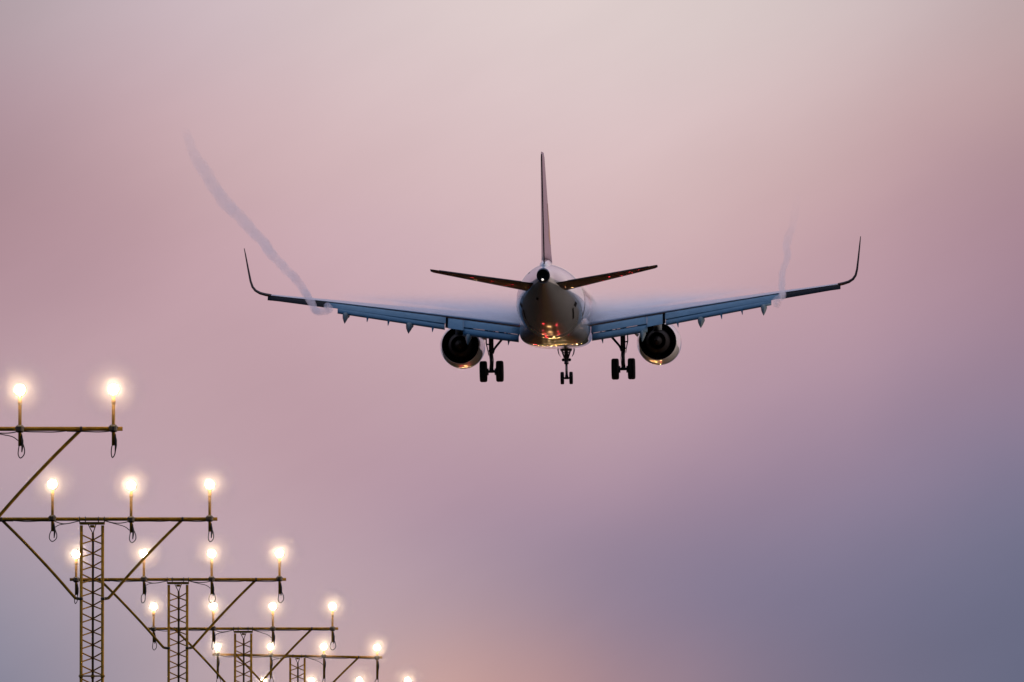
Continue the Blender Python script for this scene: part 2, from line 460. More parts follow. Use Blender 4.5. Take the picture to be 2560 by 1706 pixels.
LE = [(1.2, 6.0), (2.0, 5.3), (6.4, 3.0), (16.4, -2.2)]
TE = [(1.2, -1.9), (6.4, -1.9), (16.4, -3.75)]
ZL = [(1.2, -1.23), (1.95, -1.1), (6.3, -.45), (13.15, .50), (16.4, .90)]   # rear edge of the fixed upper surface
INC = [(1.2, 4.6), (6.4, 3.0), (13, 1.9), (16.4, 1.6)]
TH = [(1.2, .125), (6.4, .105), (16.4, .085)]
def make_wing(sx):
    w = MB(); rings = []
    xs = [1.2, 1.95, 3, 4.2, 5.3, 6.4, 8, 10, 12, 13.2, 14.6, 15.8, 16.4]
    for x in xs:
        yl, yt = table(LE, x), table(TE, x)
        c = (yl - yt)
        # lower lip comes forward of the spoiler edge
        s = []
        z, t, inc = table(ZL, x), table(TH, x), table(INC, x)
        up = [(1.0, 0.), (.85, .30), (.7, .52), (.5, .82), (.33, .98), (.2, .92), (.1, .72), (.04, .48), (.01, .25), (0, 0)]
        dn = [(.01, -.2), (.04, -.36), (.1, -.5), (.2, -.62), (.35, -.66), (.5, -.6), (.7, -.42), (.82, -.38), (.82, -.06), (.995, -.03)]
        for fx, fz in up+dn:
            s.append(Vector((sx*x, yl-fx*c*math.cos(R(inc)), z + (1-fx)*c*math.sin(R(inc)) + fz*t*c*.55)))
        rings.append(s)
    # tip and sharklet share the loft's end; the sharklet is its own part
    w.loft(rings)
    wing = w.build('wing', M_WING, air)
    # sharklet
    s_ = MB(); sr = []
    SH = [(16.41, .9, 1.52, -2.2, 0), (16.75, .965, 1.45, -2.42, 8), (17.05, 1.05, 1.36, -2.68, 28), (17.3, 1.2, 1.24, -2.98, 48), (17.46, 1.42, 1.12, -3.3, 66), (17.55, 1.75, 1.0, -3.66, 78), (17.64, 2.4, .82, -4.2, 83), (17.74, 3.2, .6, -4.85, 84), (17.79, 3.6, .36, -5.3, 85)]
    for x, z, c, yl, bank in SH:
        nv = Vector((-math.sin(R(bank)), 0, math.cos(R(bank))))
        r_ = []
        for fx, fz in AF:
            p = Vector((x, yl-fx*c, z)) + nv*(fz*.15*c*.5)
            r_.append(Vector((sx*p.x, p.y, p.z)))
        sr.append(r_)
    s_.loft(sr)
    s_.build('sharklet', M_DARK, wing)
    # slab between two spanwise lines; a = inner/outer (x, drop0, drop1)
    def slab(x0, x1, top0, top1, bot0, bot1, ang, thick, gap=0., name='flap', mat=M_FLAP, ynudge=0., n=6):
        mb = MB(); rings = []
        for i in range(n+1):
            u = i/n; x = lerp(x0, x1, u); z = table(ZL, x); y = table(TE, x) + ynudge
            a, b = lerp(top0, top1, u), lerp(bot0, bot1, u)
            def P(d, th):      # d metres below the spoiler edge along the flap slope, th metres under the surface
                return Vector((sx*x, y - d/math.tan(R(ang)) + .05 - th*math.sin(R(ang)), z - d - th*math.cos(R(ang))))
            h = b-a
            rings.append([P(a, 0) + Vector((0, .10, 0)), P(a+.12*h, -.02), P(a+.5*h, -.025), P(b, 0), P(b, .03), P(a+.5*h, thick), P(a+.12*h, thick*1.1), P(a, thick*.7) + Vector((0, .12, 0))])
        mb.loft(rings)
        return mb.build(name, mat, wing)
    fl = slab(2.06, 5.3, .08, .06, .50, .50, 38, .14)
    slab(5.31, 6.22, .06, .06, .70, .68, 38, .16)
    slab(2.12, 5.34, .535, .535, .97, 1.0, 58, .09, name='flap_tab', ynudge=-.31)
    of = slab(6.36, 13.14, .035, .025, .42, .31, 36, .14)
    slab(6.4, 12.55, .425, .315, .80, .62, 56, .08, name='flap_tab', ynudge=-.26)
    slab(13.15, 16.56, .03, .02, .35, .26, 30, .10, name='aileron', mat=M_DARK)  # shade of its downward face put into the near-black colour
    # link plates closing parts of the slot of the inner flap
    for x0, x1 in ((2.1, 2.2), (2.6, 2.68), (2.95, 3.3), (3.48, 3.56), (3.9, 4.1), (4.75, 5.3)):
        slab(x0, x1, .46, .46, .58, .58, 40, .16, name='flap_link', mat=M_DARK, ynudge=.06, n=1)
    # dark block added to fill the gap between the inner and the outer flap
    slab(6.2, 6.38, .05, .05, .66, .66, 42, .12, name='flap_gap_filler', mat=M_DARK, ynudge=.14, n=1)
    # track fairings
    for x, d, hw, ht in ((5.05, .98, .17, .42), (8.45, .74, .20, .50), (12.1, .62, .175, .42)):
        mb = MB(); z = table(ZL, x); y = table(TE, x); rings = []
        for q, s1, zt, zb in ((2.6, .1, .06, -.04), (1.8, .8, .1, -.15), (.6, 1, .12, -.22), (-.3, 1, .12, -.27), (-.9, .86, .10, -.40), (-1.3, .56, .0, -.50), (-1.55, .25, -.2, -.56), (-1.68, .04, -.46, -.58)):
            zc, hh = z - d + (zt+zb)/2, (zt-zb)/2
            rings.append([Vector((sx*x + hw*s1*math.copysign(abs(math.sin(2*math.pi*k/16))**.8, math.sin(2*math.pi*k/16)), y+q-.1, zc + hh*math.copysign(abs(math.cos(2*math.pi*k/16))**.8, math.cos(2*math.pi*k/16)))) for k in range(16)])
        mb.loft(rings)
        mb.build('flap_track_fairing', M_FAIR, wing)
    for x, d in ((2.7, .95), (7.08, .76), (9.62, .70), (10.82, .64)):
        mb = MB(); z = table(ZL, x); y = table(TE, x)-.75
        mb.loft([[Vector((sx*x-.075, y, z-d+.06)), Vector((sx*x+.075, y, z-d+.06)), Vector((sx*x+.075, y+.4, z-d+.06)), Vector((sx*x-.075, y+.4, z-d+.06))],
                 [Vector((sx*(x+.04)-.015, y-.05, z-d-.27)), Vector((sx*(x+.04)+.015, y-.05, z-d-.27)), Vector((sx*(x+.04)+.015, y, z-d-.27)), Vector((sx*(x+.04)-.015, y, z-d-.27))]], smooth=False)
        mb.build('flap_bracket', M_FLAP, wing)
    return wing
make_wing(-1); make_wing(1)

# tail fin
FINM = MB(); rings = []
FT = [(1.75, -13.0, 7.4, .088), (2.6, -13.9, 6.6, .086), (4, -15.15, 5.6, .085), (5.5, -16.5, 4.55, .083), (7, -17.85, 3.5, .08), (7.93, -18.65, 2.85, .078), (8.19, -19.15, 2.4, .06)]
for z, yl, c, t in FT:
    rings.append([Vector((fz*t*c*.5 if True else 0, yl-fx*c, z)) for fx, fz in [(1, .0), (.97, .06), (.7, .48), (.5, .8), (.33, .98), (.2, .92), (.08, .64), (.02, .34), (0, 0), (.02, -.34), (.08, -.64), (.2, -.92), (.33, -.98), (.5, -.8), (.7, -.48), (.97, -.06)]])
FINM.loft(rings)
fin = FINM.build('tail_fin', M_FIN, air)
r_ = MB()
for (z, yl, c, t), (z2, yl2, c2, t2) in zip(FT[:-1], FT[1:]):
    pass
rr = []
for z, yl, c, t in FT[:-1]:
    y = yl-c
    rr.append([Vector((-.035, y+.25, z+.12)), Vector((.035, y+.25, z+.12)), Vector((.022, y-.03, z+.12)), Vector((-.022, y-.03, z+.12))])
r_.loft(rr, smooth=False)
r_.build('rudder_edge', M_BLACK, fin)
em = MB(); rr = []
for z, a0, a1 in ((3.1, .30, .42), (3.6, .22, .5), (4.2, .2, .4), (4.8, .25, .42), (5.4, .30, .36)):
    yl = table([(q[0], q[1]) for q in FT], z); c = table([(q[0], q[2]) for q in FT], z); t = .085
    def hx(fx): return table([(0, 0), (.02, .34), (.08, .64), (.2, .92), (.33, .98), (.5, .8), (.7, .48), (1, 0)], fx)*t*c*.5+.006
    rr.append([Vector((hx(a), yl-a*c, z)) for a in (a0, lerp(a0, a1, .33), lerp(a0, a1, .66), a1)])
em.loft(rr, False, False, closed=False)
em.build('fin_emblem', M_TAN, fin)
fb = MB(); rr = []
for y, hw, h in ((-11.5, .02, .02), (-13, .22, .22), (-15, .36, .3), (-17.5, .42, .34), (-19.6, .34, .3), (-20.6, .12, .12)):
    zt = {-11.5: 2.03, -13: 2.03, -15: 2.0, -17.5: 1.9, -19.6: 1.74, -20.6: 1.68}[y]
    rr.append([Vector((-hw, y, zt-.25)), Vector((-hw*.8, y, zt+h*.3)), Vector((-hw*.4, y, zt+h)), Vector((hw*.4, y, zt+h)), Vector((hw*.8, y, zt+h*.3)), Vector((hw, y, zt-.25))])
fb.loft(rr); fb.build('fin_fillet', M_WHITE, fin)

# stabilisers
def make_stab(sx):
    mb = MB(); rings = []
    for x, yl, c, z, t in ((.55, -16.1, 4.0, .72, .115), (1.2, -16.55, 3.7, .82, .115), (3.0, -17.75, 2.9, 1.10, .108), (5.0, -19.05, 2.0, 1.42, .10), (6.26, -19.88, 1.45, 1.63, .095), (6.41, -20.1, 1.2, 1.655, .07)):
        inc = -3.4
        rings.append([Vector((sx*x, yl-fx*c, z - (.6-fx)*c*math.sin(R(-inc)) - fz*t*c*.62)) for fx, fz in AF])
    mb.loft(rings)
    st = mb.build('stabiliser', M_STAB, air)
    rr = []; q = MB()
    for x, yl, c, z in ((1.3, -16.62, 3.65, .835), (3.0, -17.75, 2.9, 1.10), (5.9, -19.66, 1.6, 1.565)):
        y = yl-.985*c
        zz = z - (.6-.985)*c*math.sin(R(3.4))
        rr.append([Vector((sx*x, y+.05, zz+.03)), Vector((sx*x, y-.22, zz-.025)), Vector((sx*x, y-.22, zz-.05)), Vector((sx*x, y+.05, zz-.05))])
    q.loft(rr, smooth=False); q.build('elevator_edge', M_DARK, st)
    return st
make_stab(-1); make_stab(1)

# engines
def make_engine(sx):
    X, Z = sx*5.77, -1.98
    mb = MB()
    mb.lathe([(1.00, 9.2), (1.06, 9.42), (1.14, 9.4), (1.22, 9.1), (1.29, 8.3), (1.31, 7.4), (1.30, 6.4), (1.25, 5.4), (1.155, 4.3), (1.10, 3.8), (1.085, 3.76), (1.07, 3.8), (1.08, 5.0), (1.05, 7.5), (.98, 8.6), (1.00, 9.2)], (X, 0, Z), 'y', 56)
    eng = mb.build('engine', M_WHITE, air)
    d = MB(); d.lathe([(1.07, 5.6), (.62, 5.6), (.01, 5.9)], (X, 0, Z), 'y', 40); d.build('fan_duct', M_BLACK, eng)
    li = MB(); li.lathe([(1.066, 3.82), (1.074, 5.0), (1.06, 5.6)], (X, 0, Z), 'y', 56); li.build('nozzle_lining', M_DARK, eng)
    v = MB()
    for k in range(44):
        a = 2*math.pi*k/44; u = Vector((math.sin(a), 0, math.cos(a))); w = Vector((u.z, 0, -u.x))
        p0, p1 = Vector((X, 4.9, Z))+u*.66, Vector((X, 4.9, Z))+u*1.06
        v.loft([[p+w*.012+Vector((0, .25, 0)), p-w*.012+Vector((0, .25, 0)), p-w*.03-Vector((0, .1, 0)), p-w*.006-Vector((0, .1, 0))] for p in (p0, p1)], smooth=False)
    v.build('guide_vanes', M_VANE, eng)
    c = MB(); c.lathe([(.74, 5.5), (.76, 4.6), (.70, 3.6), (.58, 2.9), (.50, 2.6), (.475, 2.58), (.47, 2.7), (.46, 3.6)], (X, 0, Z), 'y', 40); c.build('core_cowl', M_METAL, eng)
    p = MB(); p.lathe([(.33, 3.4), (.33, 2.9), (.24, 2.4), (.10, 2.0), (.02, 1.86)], (X, 0, Z), 'y', 24); p.build('exhaust_plug', M_METAL, eng)
    q = MB(); q.lathe([(.47, 3.5), (.02, 3.5)], (X, 0, Z), 'y', 24); q.build('core_duct', M_BLACK, eng)
    # pylon and lower bifurcation
    py = MB(); rings = []
    for y, z0, z1, hw in ((7.6, 1.22, 1.34, .06), (6.5, .9, 1.55, .2), (5.0, .7, 1.75, .25), (3.6, .55, 1.75, .25), (2.0, .95, 1.7, .22), (.3, 1.2, 1.6, .1)):
        rings.append([Vector((X-hw, y, Z+z0+.1)), Vector((X-hw*.4, y, Z+z0)), Vector((X+hw*.4, y, Z+z0)), Vector((X+hw, y, Z+z0+.1)), Vector((X+hw, y, Z+z1-.1)), Vector((X+hw*.5, y, Z+z1)), Vector((X-hw*.5, y, Z+z1)), Vector((X-hw, y, Z+z1-.1))])
    py.loft(rings); py.build('pylon', M_WING, eng)
    bf = MB(); bf.box((X, 4.9, Z-.87), (.2, 1.6, .40), bev=.04); bf.build('duct_divider', M_DARK, eng)
    st = MB(); st.loft([[Vector((X-sx*1.27, 8.2, Z+.35)), Vector((X-sx*1.2, 7.0, Z+.55)), Vector((X-sx*1.2, 7.0, Z+.5))], [Vector((X-sx*1.55, 7.3, Z+.62)), Vector((X-sx*1.55, 7.0, Z+.64)), Vector((X-sx*1.55, 7.0, Z+.6))]], smooth=False)
    st.build('nacelle_strake', M_WHITE, eng)
make_engine(-1); make_engine(1)

# wheels
def wheel(x, y, z, r, w, parent):
    t = MB(); h = w/2
    t.lathe([(r*.56, -h*.82), (r*.72, -h*.98), (r*.88, -h*.97), (r*.965, -h*.8), (r*.995, -h*.5), (r, -h*.2), (r*.985, -h*.16), (r*.985, -h*.1), (r, -h*.06), (r, h*.06), (r*.985, h*.1), (r*.985, h*.16), (r, h*.2), (r*.995, h*.5), (r*.965, h*.8), (r*.88, h*.97), (r*.72, h*.98), (r*.56, h*.82)], (x, y, z), 'x', 36)
    o = t.build('wheel', M_RUBBER, parent)
    k = MB(); k.lathe([(r*.12, -h*.66), (r*.3, -h*.7), (r*.55, -h*.86), (r*.575, -h*.7), (r*.575, h*.7), (r*.55, h*.86), (r*.3, h*.7), (r*.12, h*.66)], (x, y, z), 'x', 28, True)
    return o, k
def put_wheel(x, y, z, r, w, g_):
    # the rim is modelled inside the tyre as a second mesh of the gear
    o, k = wheel(x, y, z, r, w, g_)
    k.build('wheel_rim', M_RIM, g_)
def main_gear(sx):
    X, Z = sx*3.83, -3.65
    s = MB()
    s.tube([(X, .2, -1.0), (X, .05, -2.45)], .145, 14)
    s.tube([(X, .05, -2.4), (X, .045, -2.5)], .165, 14)
    s.tube([(X, .05, -2.5), (X, 0, -3.55)], .105, 14)
    s.tube([(X, 0, -3.5), (X, 0, -3.72)], [.12, .15], 14)
    gr = s.build('main_landing_gear', M_GEAR, air)
    ax = MB(); ax.tube([(X-.42, 0, Z), (X+.42, 0, Z)], .085, 12)
    for q in (-.235, .235): ax.tube([(X+q-.06, 0, Z-.02), (X+q+.06, 0, Z-.02)], .2, 16)
    ax.build('axle', M_GEAR, gr)
    for q in (-.475, .475): put_wheel(X+q, 0, Z, .62, .44, gr)
    br = MB(); br.tube([(X-sx*.1, .05, -2.52), (X-sx*.22, .06, -2.28), (X-sx*1.3, .2, -1.0)], [.05, .07, .075], 10)
    br.tube([(X-sx*.1, .05, -2.62), (X-sx*.16, .05, -2.45)], .045, 8)
    br.build('side_brace', M_GEAR, gr)
    tl = MB()
    tl.loft([[Vector((X-.1, .18, -2.55)), Vector((X+.1, .18, -2.55)), Vector((X+.1, .24, -2.55)), Vector((X-.1, .24, -2.55))], [Vector((X-.03, .5, -3.02)), Vector((X+.03, .5, -3.02)), Vector((X+.03, .56, -3.02)), Vector((X-.03, .56, -3.02))], [Vector((X-.1, .15, -3.5)), Vector((X+.1, .15, -3.5)), Vector((X+.1, .21, -3.5)), Vector((X-.1, .21, -3.5))]], smooth=False)
    tl.tube([(X+sx*.1, -.13, -1.9), (X+sx*.12, -.15, -2.6), (X+sx*.06, -.12, -3.1), (X+sx*.12, -.12, -3.55)], .022, 6)
    tl.tube([(X-sx*.08, -.12, -2.5), (X-sx*.13, -.15, -3.0), (X-sx*.1, -.12, -3.5)], .018, 6)
    tl.build('torque_link', M_GEAR, gr)
    dr = MB()
    dr.loft([[Vector((X+sx*.24, .55, -1.25)), Vector((X+sx*.28, .55, -1.25)), Vector((X+sx*.28, -.45, -1.25)), Vector((X+sx*.24, -.45, -1.25))],
             [Vector((X+sx*.26, .5, -2.0)), Vector((X+sx*.31, .5, -2.0)), Vector((X+sx*.31, -.4, -2.0)), Vector((X+sx*.26, -.4, -2.0))],
             [Vector((X+sx*.17, .42, -2.5)), Vector((X+sx*.20, .42, -2.5)), Vector((X+sx*.20, -.3, -2.5)), Vector((X+sx*.17, -.3, -2.5))],
             [Vector((X+sx*.15, .3, -2.72)), Vector((X+sx*.17, .3, -2.72)), Vector((X+sx*.17, -.1, -2.72)), Vector((X+sx*.15, -.1, -2.72))]], smooth=False)
    dr.tube([(X, .1, -2.1), (X+sx*.3, .1, -2.05)], .04, 8)
    dr.build('gear_door', M_STAB, gr)
main_gear(-1); main_gear(1)
# nose gear
NY, NZ = 16.9, -3.73
s = MB()
s.tube([(0, NY+.3, -1.7), (0, NY+.08, -2.75)], .12, 14)
s.tube([(0, NY+.08, -2.7), (0, NY+.06, -2.9)], .135, 14)
s.tube([(0, NY+.06, -2.9), (0, NY, -3.6)], .075, 14)
s.tube([(0, NY, -3.5), (0, NY, -3.8)], [.08, .12], 12)
s.tube([(0, NY-.02, -3.0), (-.02, NY-.25, -3.22), (0, NY-.02, -3.45)], .035, 8)
ng = s.build('nose_landing_gear', M_GEAR, air)
ax = MB(); ax.tube([(-.3, NY, NZ), (.3, NY, NZ)], .06, 10); ax.build('axle', M_GEAR, ng)
for q in (-.262, .262): put_wheel(q, NY, NZ, .375, .215, ng)
br = MB()
for q in (-1, 1):
    br.tube([(q*.1, NY+.05, -2.55), (q*.2, NY-.05, -2.25), (q*.36, NY-.15, -1.75)], .05, 8)
    br.tube([(q*.02, NY, -2.3), (q*.3, NY-.1, -2.08)], .03, 8)
br.box((0, NY, -2.05), (.7, .3, .14), bev=.03)
br.build('drag_brace', M_GEAR, ng)
for q in (-1, 1):
    d = MB()
    d.loft([[Vector((q*.40, NY+.8, -1.75)), Vector((q*.43, NY+.8, -1.75)), Vector((q*.43, NY-.8, -1.75)), Vector((q*.40, NY-.8, -1.75))],
            [Vector((q*.47, NY+.8, -2.05)), Vector((q*.50, NY+.8, -2.05)), Vector((q*.50, NY-.8, -2.05)), Vector((q*.47, NY-.8, -2.05))],
            [Vector((q*.42, NY+.6, -2.3)), Vector((q*.45, NY+.6, -2.3)), Vector((q*.45, NY-.6, -2.3)), Vector((q*.42, NY-.6, -2.3))],
            [Vector((q*.335, NY+.3, -2.45)), Vector((q*.35, NY+.3, -2.45)), Vector((q*.35, NY-.3, -2.45)), Vector((q*.335, NY-.3, -2.45))]], smooth=False)
    d.build('gear_door', M_STAB, ng)
    l = MB(); l.lathe([(.03, -.14), (.085, -.08), (.095, .06), (.05, .08)], (q*.19, NY+.12, -2.64), 'y', 16, True)
    l.build('taxi_lamp', M_DARK, ng)

# ------------------------------------------------------------------ condensation: over the wings and off the flap ends
def volmat(name, build):
    mt = bpy.data.materials.new(name); mt.use_nodes = True
    t = mt.node_tree; t.nodes.clear()
    o = t.nodes.new('ShaderNodeOutputMaterial'); v = t.nodes.new('ShaderNodeVolumePrincipled')
    t.links.new(v.outputs[0], o.inputs['Volume'])
    build(t, v)
    return mt
def tmath(t, op, a, b=None, clamp=False):
    n_ = t.nodes.new('ShaderNodeMath'); n_.operation = op; n_.use_clamp = clamp
    for i, x in enumerate((a, b)):
        if x is None: continue
        if hasattr(x, 'is_output'): t.links.new(x, n_.inputs[i])
        else: n_.inputs[i].default_value = x
    return n_.outputs[0]

def wing_vap(t, v):
    # density falls off upward from the wing skin and out along the span; object x = span, z = height above the skin line
    tcn = t.nodes.new('ShaderNodeTexCoord'); sp = t.nodes.new('ShaderNodeSeparateXYZ'); t.links.new(tcn.outputs['Object'], sp.inputs[0])
    x, y, z = sp.outputs
    ax_ = tmath(t, 'ABSOLUTE', x)
    skin = tmath(t, 'ADD', tmath(t, 'MULTIPLY', ax_, .142), -1.36)
    h = tmath(t, 'SUBTRACT', z, skin)
    scale = tmath(t, 'SUBTRACT', 1.25, tmath(t, 'MULTIPLY', ax_, .062))
    q = tmath(t, 'DIVIDE', h, scale)
    fall = tmath(t, 'EXPONENT', tmath(t, 'MULTIPLY', tmath(t, 'MULTIPLY', q, q), -1.4))
    span = tmath(t, 'MULTIPLY', tmath(t, 'SUBTRACT', 14.0, ax_), 1/8.0, True)
    nz_ = t.nodes.new('ShaderNodeTexNoise'); nz_.inputs['Scale'].default_value = .55; nz_.inputs['Detail'].default_value = 3
    t.links.new(tcn.outputs['Object'], nz_.inputs['Vector'])
    nn = tmath(t, 'MAXIMUM', tmath(t, 'ADD', tmath(t, 'MULTIPLY', nz_.outputs[0], 1.7), .18), .1)
    d = tmath(t, 'MULTIPLY', tmath(t, 'MULTIPLY', fall, span), tmath(t, 'MULTIPLY', nn, .95))
    t.links.new(d, v.inputs['Density'])
    v.inputs['Color'].default_value = (.93, .95, 1, 1)
    v.inputs['Anisotropy'].default_value = .55
M_WVAP = volmat('wing_condensation', wing_vap)
for sx, lab in ((-1, 'pale misty vapour hanging over the left wing of the airliner'), (1, 'pale misty vapour hanging over the right wing of the airliner')):
    mb = MB(); rings = []
    for x in (2.0, 4, 6, 8, 10, 12, 13.8):
        z0 = table(ZL, x); yl = table(LE, x); yt = table(TE, x); hgt = 2.2 - .11*x
        zz = z0 + .32 + .05*(yl-yt)
        rings.append([Vector((sx*x, yt+.1, z0+.06)), Vector((sx*x, lerp(yt, yl, .5), zz)), Vector((sx*x, yl-.5, zz+.05)), Vector((sx*x, yl-.5, z0+hgt)), Vector((sx*x, lerp(yt, yl, .5), z0+hgt+.2)), Vector((sx*x, yt+.1, z0+hgt))])
    mb.loft(rings, smooth=False)
    o = mb.build('wing_vapour', M_WVAP)
    o.rotation_mode = 'YXZ'; o.rotation_euler = air.rotation_euler; o.location = air.location
    tag(o, lab, 'vapour', 'vapour over the wings', 'stuff')

def trail_mat(name, dens, ynear, yfar, pale):
    def f_(t, v):
        tcn = t.nodes.new('ShaderNodeTexCoord'); sp = t.nodes.new('ShaderNodeSeparateXYZ'); t.links.new(tcn.outputs['Object'], sp.inputs[0])
        cr = t.nodes.new('ShaderNodeValToRGB'); rel = tmath(t, 'DIVIDE', tmath(t, 'MULTIPLY', sp.outputs[1], -1.0), -ynear)
        t.links.new(tmath(t, 'POWER', rel, .4), cr.inputs[0])
        el_ = cr.color_ramp.elements
        for i, (d_, v_) in enumerate(yfar):
            e_ = el_[i] if i < 2 else el_.new(.5)
            e_.position = (d_/-ynear)**.4; e_.color = (v_, v_, v_, 1)
        nz_ = t.nodes.new('ShaderNodeTexNoise'); nz_.inputs['Scale'].default_value = .8; nz_.inputs['Detail'].default_value = 4
        t.links.new(tcn.outputs['Object'], nz_.inputs['Vector'])
        nn = tmath(t, 'MAXIMUM', tmath(t, 'ADD', tmath(t, 'MULTIPLY', nz_.outputs[0], 2.6), -.3), .05)
        t.links.new(tmath(t, 'MULTIPLY', tmath(t, 'MULTIPLY', cr.outputs[0], nn), dens), v.inputs['Density'])
        v.inputs['Color'].default_value = (*pale, 1)
        v.inputs['Anisotropy'].default_value = .5
    return volmat(name, f_)
A = air.location
rot = air.rotation_euler.to_matrix()
def wl(x, y, z): return rot @ Vector((x, y, z))
def make_trail(name, pts, rad, mat, label):
    st = smooth_rings([(*p, r) for p, r in zip(pts, rad)], 6)
    rnd = random.Random(len(pts))
    P = []; Q = []
    for i, q in enumerate(st):
        k = min(1, i/12)
        P.append((q[0]+rnd.uniform(-.04, .04)*k, q[1], q[2]+rnd.uniform(-.04, .04)*k)); Q.append(q[3]*(1+rnd.uniform(-.10, .10)*k))
    mb = MB(); mb.tube(P, Q, 14)
    o = mb.build(name, mat); o.location = A
    tag(o, label, 'vapour trail', 'vapour trails off the flap ends')
# offsets in metres from the airliner, leading back towards the viewer
TRL = [(-13.26, -4, -.11), (-13.13, -4.5, -.37), (-13.59, -5, -.51), (-13.95, -6, -.45), (-14.19, -8, -.03), (-14.43, -12, .28), (-14.79, -17, .6), (-15.21, -23, .78), (-15.66, -31, .98), (-15.96, -38, 1.01), (-16.09, -46, 1.04), (-16.48, -55, 1.06), (-16.93, -67, 1.1), (-17.26, -77, 1.02), (-17.5, -87, .93), (-17.7, -109, .7), (-17.8, -123, .47), (-17.72, -145, .16)]
TRR = [(12.55, -4, .12), (12.74, -4, .14), (12.81, -4.1, -.02), (12.69, -4.4, -.10), (12.60, -4.7, .10), (12.79, -5, .24), (12.97, -5.5, .26), (12.99, -7, .37), (12.87, -11, .46), (12.77, -16, .6), (12.68, -21, .78), (12.76, -28, 1.04), (12.7, -33, 1.15), (12.49, -40, 1.34), (12.56, -48, 1.51), (12.55, -55, 1.67), (12.47, -63, 1.81), (12.41, -72, 1.96)]
make_trail('vapour_trail', TRL, [.2, .24, .23, .23, .24, .25, .27, .27, .28, .3, .31, .33, .34, .36, .36, .34, .3, .22], trail_mat('left_trail_vapour', 2.7, -150.0, [(0, 1.0), (150, .006), (5, .6), (8, .28), (14, .075), (30, .042), (60, .03), (100, .018)], (.88, .9, 1)), 'long pale vapour trail curling up and left from the left flap end')
make_trail('vapour_trail', TRR, [.12, .17, .18, .18, .18, .19, .2, .2, .2, .2, .2, .2, .22, .24, .24, .24, .24, .18], trail_mat('right_trail_vapour', 1.9, -75.0, [(0, 1.1), (75, .003), (5, .5), (8, .16), (14, .07), (25, .028), (40, .014), (55, .007)], (.88, .9, 1)), 'short faint vapour trail rising upright from the right flap end')

# ------------------------------------------------------------------ approach light gantries, every 30 m
LAMP_Z = 9.35
def halo_build(t, v):
    tcn = t.nodes.new('ShaderNodeTexCoord')
    ln = t.nodes.new('ShaderNodeVectorMath'); ln.operation = 'LENGTH'; t.links.new(tcn.outputs['Object'], ln.inputs[0])
    q = tmath(t, 'SUBTRACT', 1.0, tmath(t, 'DIVIDE', ln.outputs['Value'], HALO_R), True)
    t.links.new(tmath(t, 'MULTIPLY', tmath(t, 'POWER', q, 2.8), HALO_D), v.inputs['Density'])
    v.inputs['Color'].default_value = (1, .97, .95, 1)
HALO_R, HALO_D = .62, 2.7
M_HALO = volmat('lamp_bloom_volume', halo_build)  # scattering volume added round each lamp to stand in for its bloom

def make_lamp(stem_top, bar_dz, loop_w, loop_shift, twist):
    """one lamp, origin at the centre of its lens; bar_dz = height of the bar axis under the lens"""
    s = MB()
    s.tube([(0, 0, -.12), (0, 0, -.72)], .0225, 10)
    s.tube([(0, 0, -.20), (0, 0, -.17), (0, 0, -.155)], [.021, .029, .029], 10)
    lamp = s.build('lamp', M_YEL)
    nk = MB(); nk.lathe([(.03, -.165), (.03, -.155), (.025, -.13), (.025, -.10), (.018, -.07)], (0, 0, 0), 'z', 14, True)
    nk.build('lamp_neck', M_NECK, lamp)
    h = MB(); h.lathe([(.066, -.02), (.082, -.014), (.086, .01), (.084, .05), (.07, .11), (.045, .15), (.02, .16)], (0, 0, 0), 'y', 24, True)
    h.build('lamp_housing', M_HOUS, lamp)
    ln = MB(); ln.lathe([(.064, -.018), (.066, -.04), (.058, -.066), (.042, -.088), (.02, -.10), (.007, -.103)], (0, 0, 0), 'y', 24, True)
    ln.build('lamp_lens', M_LENSES[int(twist*7) % 3], lamp)
    c = MB(); zb = -bar_dz
    c.box((0, -.005, zb+.0), (.10, .12, .095), bev=.015)
    c.box((0, -.045, zb), (.06, .05, .075), bev=.01)
    c.tube([(-.062, -.03, zb+.012), (.062, -.03, zb+.012)], .012, 6)
    c.build('lamp_clamp', M_CLAMP, lamp)
    cb = MB(); zl = -.72
    w = loop_w; q = loop_shift
    pts = [(.0, .02, zb-.05), (.026, -.01, zb-.08), (.032, -.02, zb-.16), (.028, -.022, lerp(zb-.16, zl, .5)), (.03+q*.3, -.02, zl+.05), (.02+w*.5+q, -.02, zl-.04), (.015+w*.5+q, -.02, zl-.11), (q, -.02, zl-.155), (-w*.5+q, -.02, zl-.11), (-w*.4+q, -.02, zl-.03), (-.004, -.005, zl+.03)]
    st = smooth_rings(pts, 4)
    cb.tube(st, .0075, 6)
    cb.tube([(.024, -.02, zb-.09), (.034, -.024, zb-.15), (.034, -.024, zb-.22), (.026, -.02, zb-.3)], [.009, .016, .016, .008], 6)
    cb.build('lamp_cable', M_CABLE, lamp)
    ha = MB()
    for e_ in (0,):
        ha.loft([[Vector((HALO_R*math.cos(e)*math.cos(2*math.pi*k/20), HALO_R*math.cos(e)*math.sin(2*math.pi*k/20), HALO_R*math.sin(e))) for k in range(20)] for e in [R(-85+17*i) for i in range(11)]])
    o = ha.build('bloom_ball', M_HALO, lamp); o['kind'] = 'stuff'  # added ball that gives the lamp its bloom
    return lamp

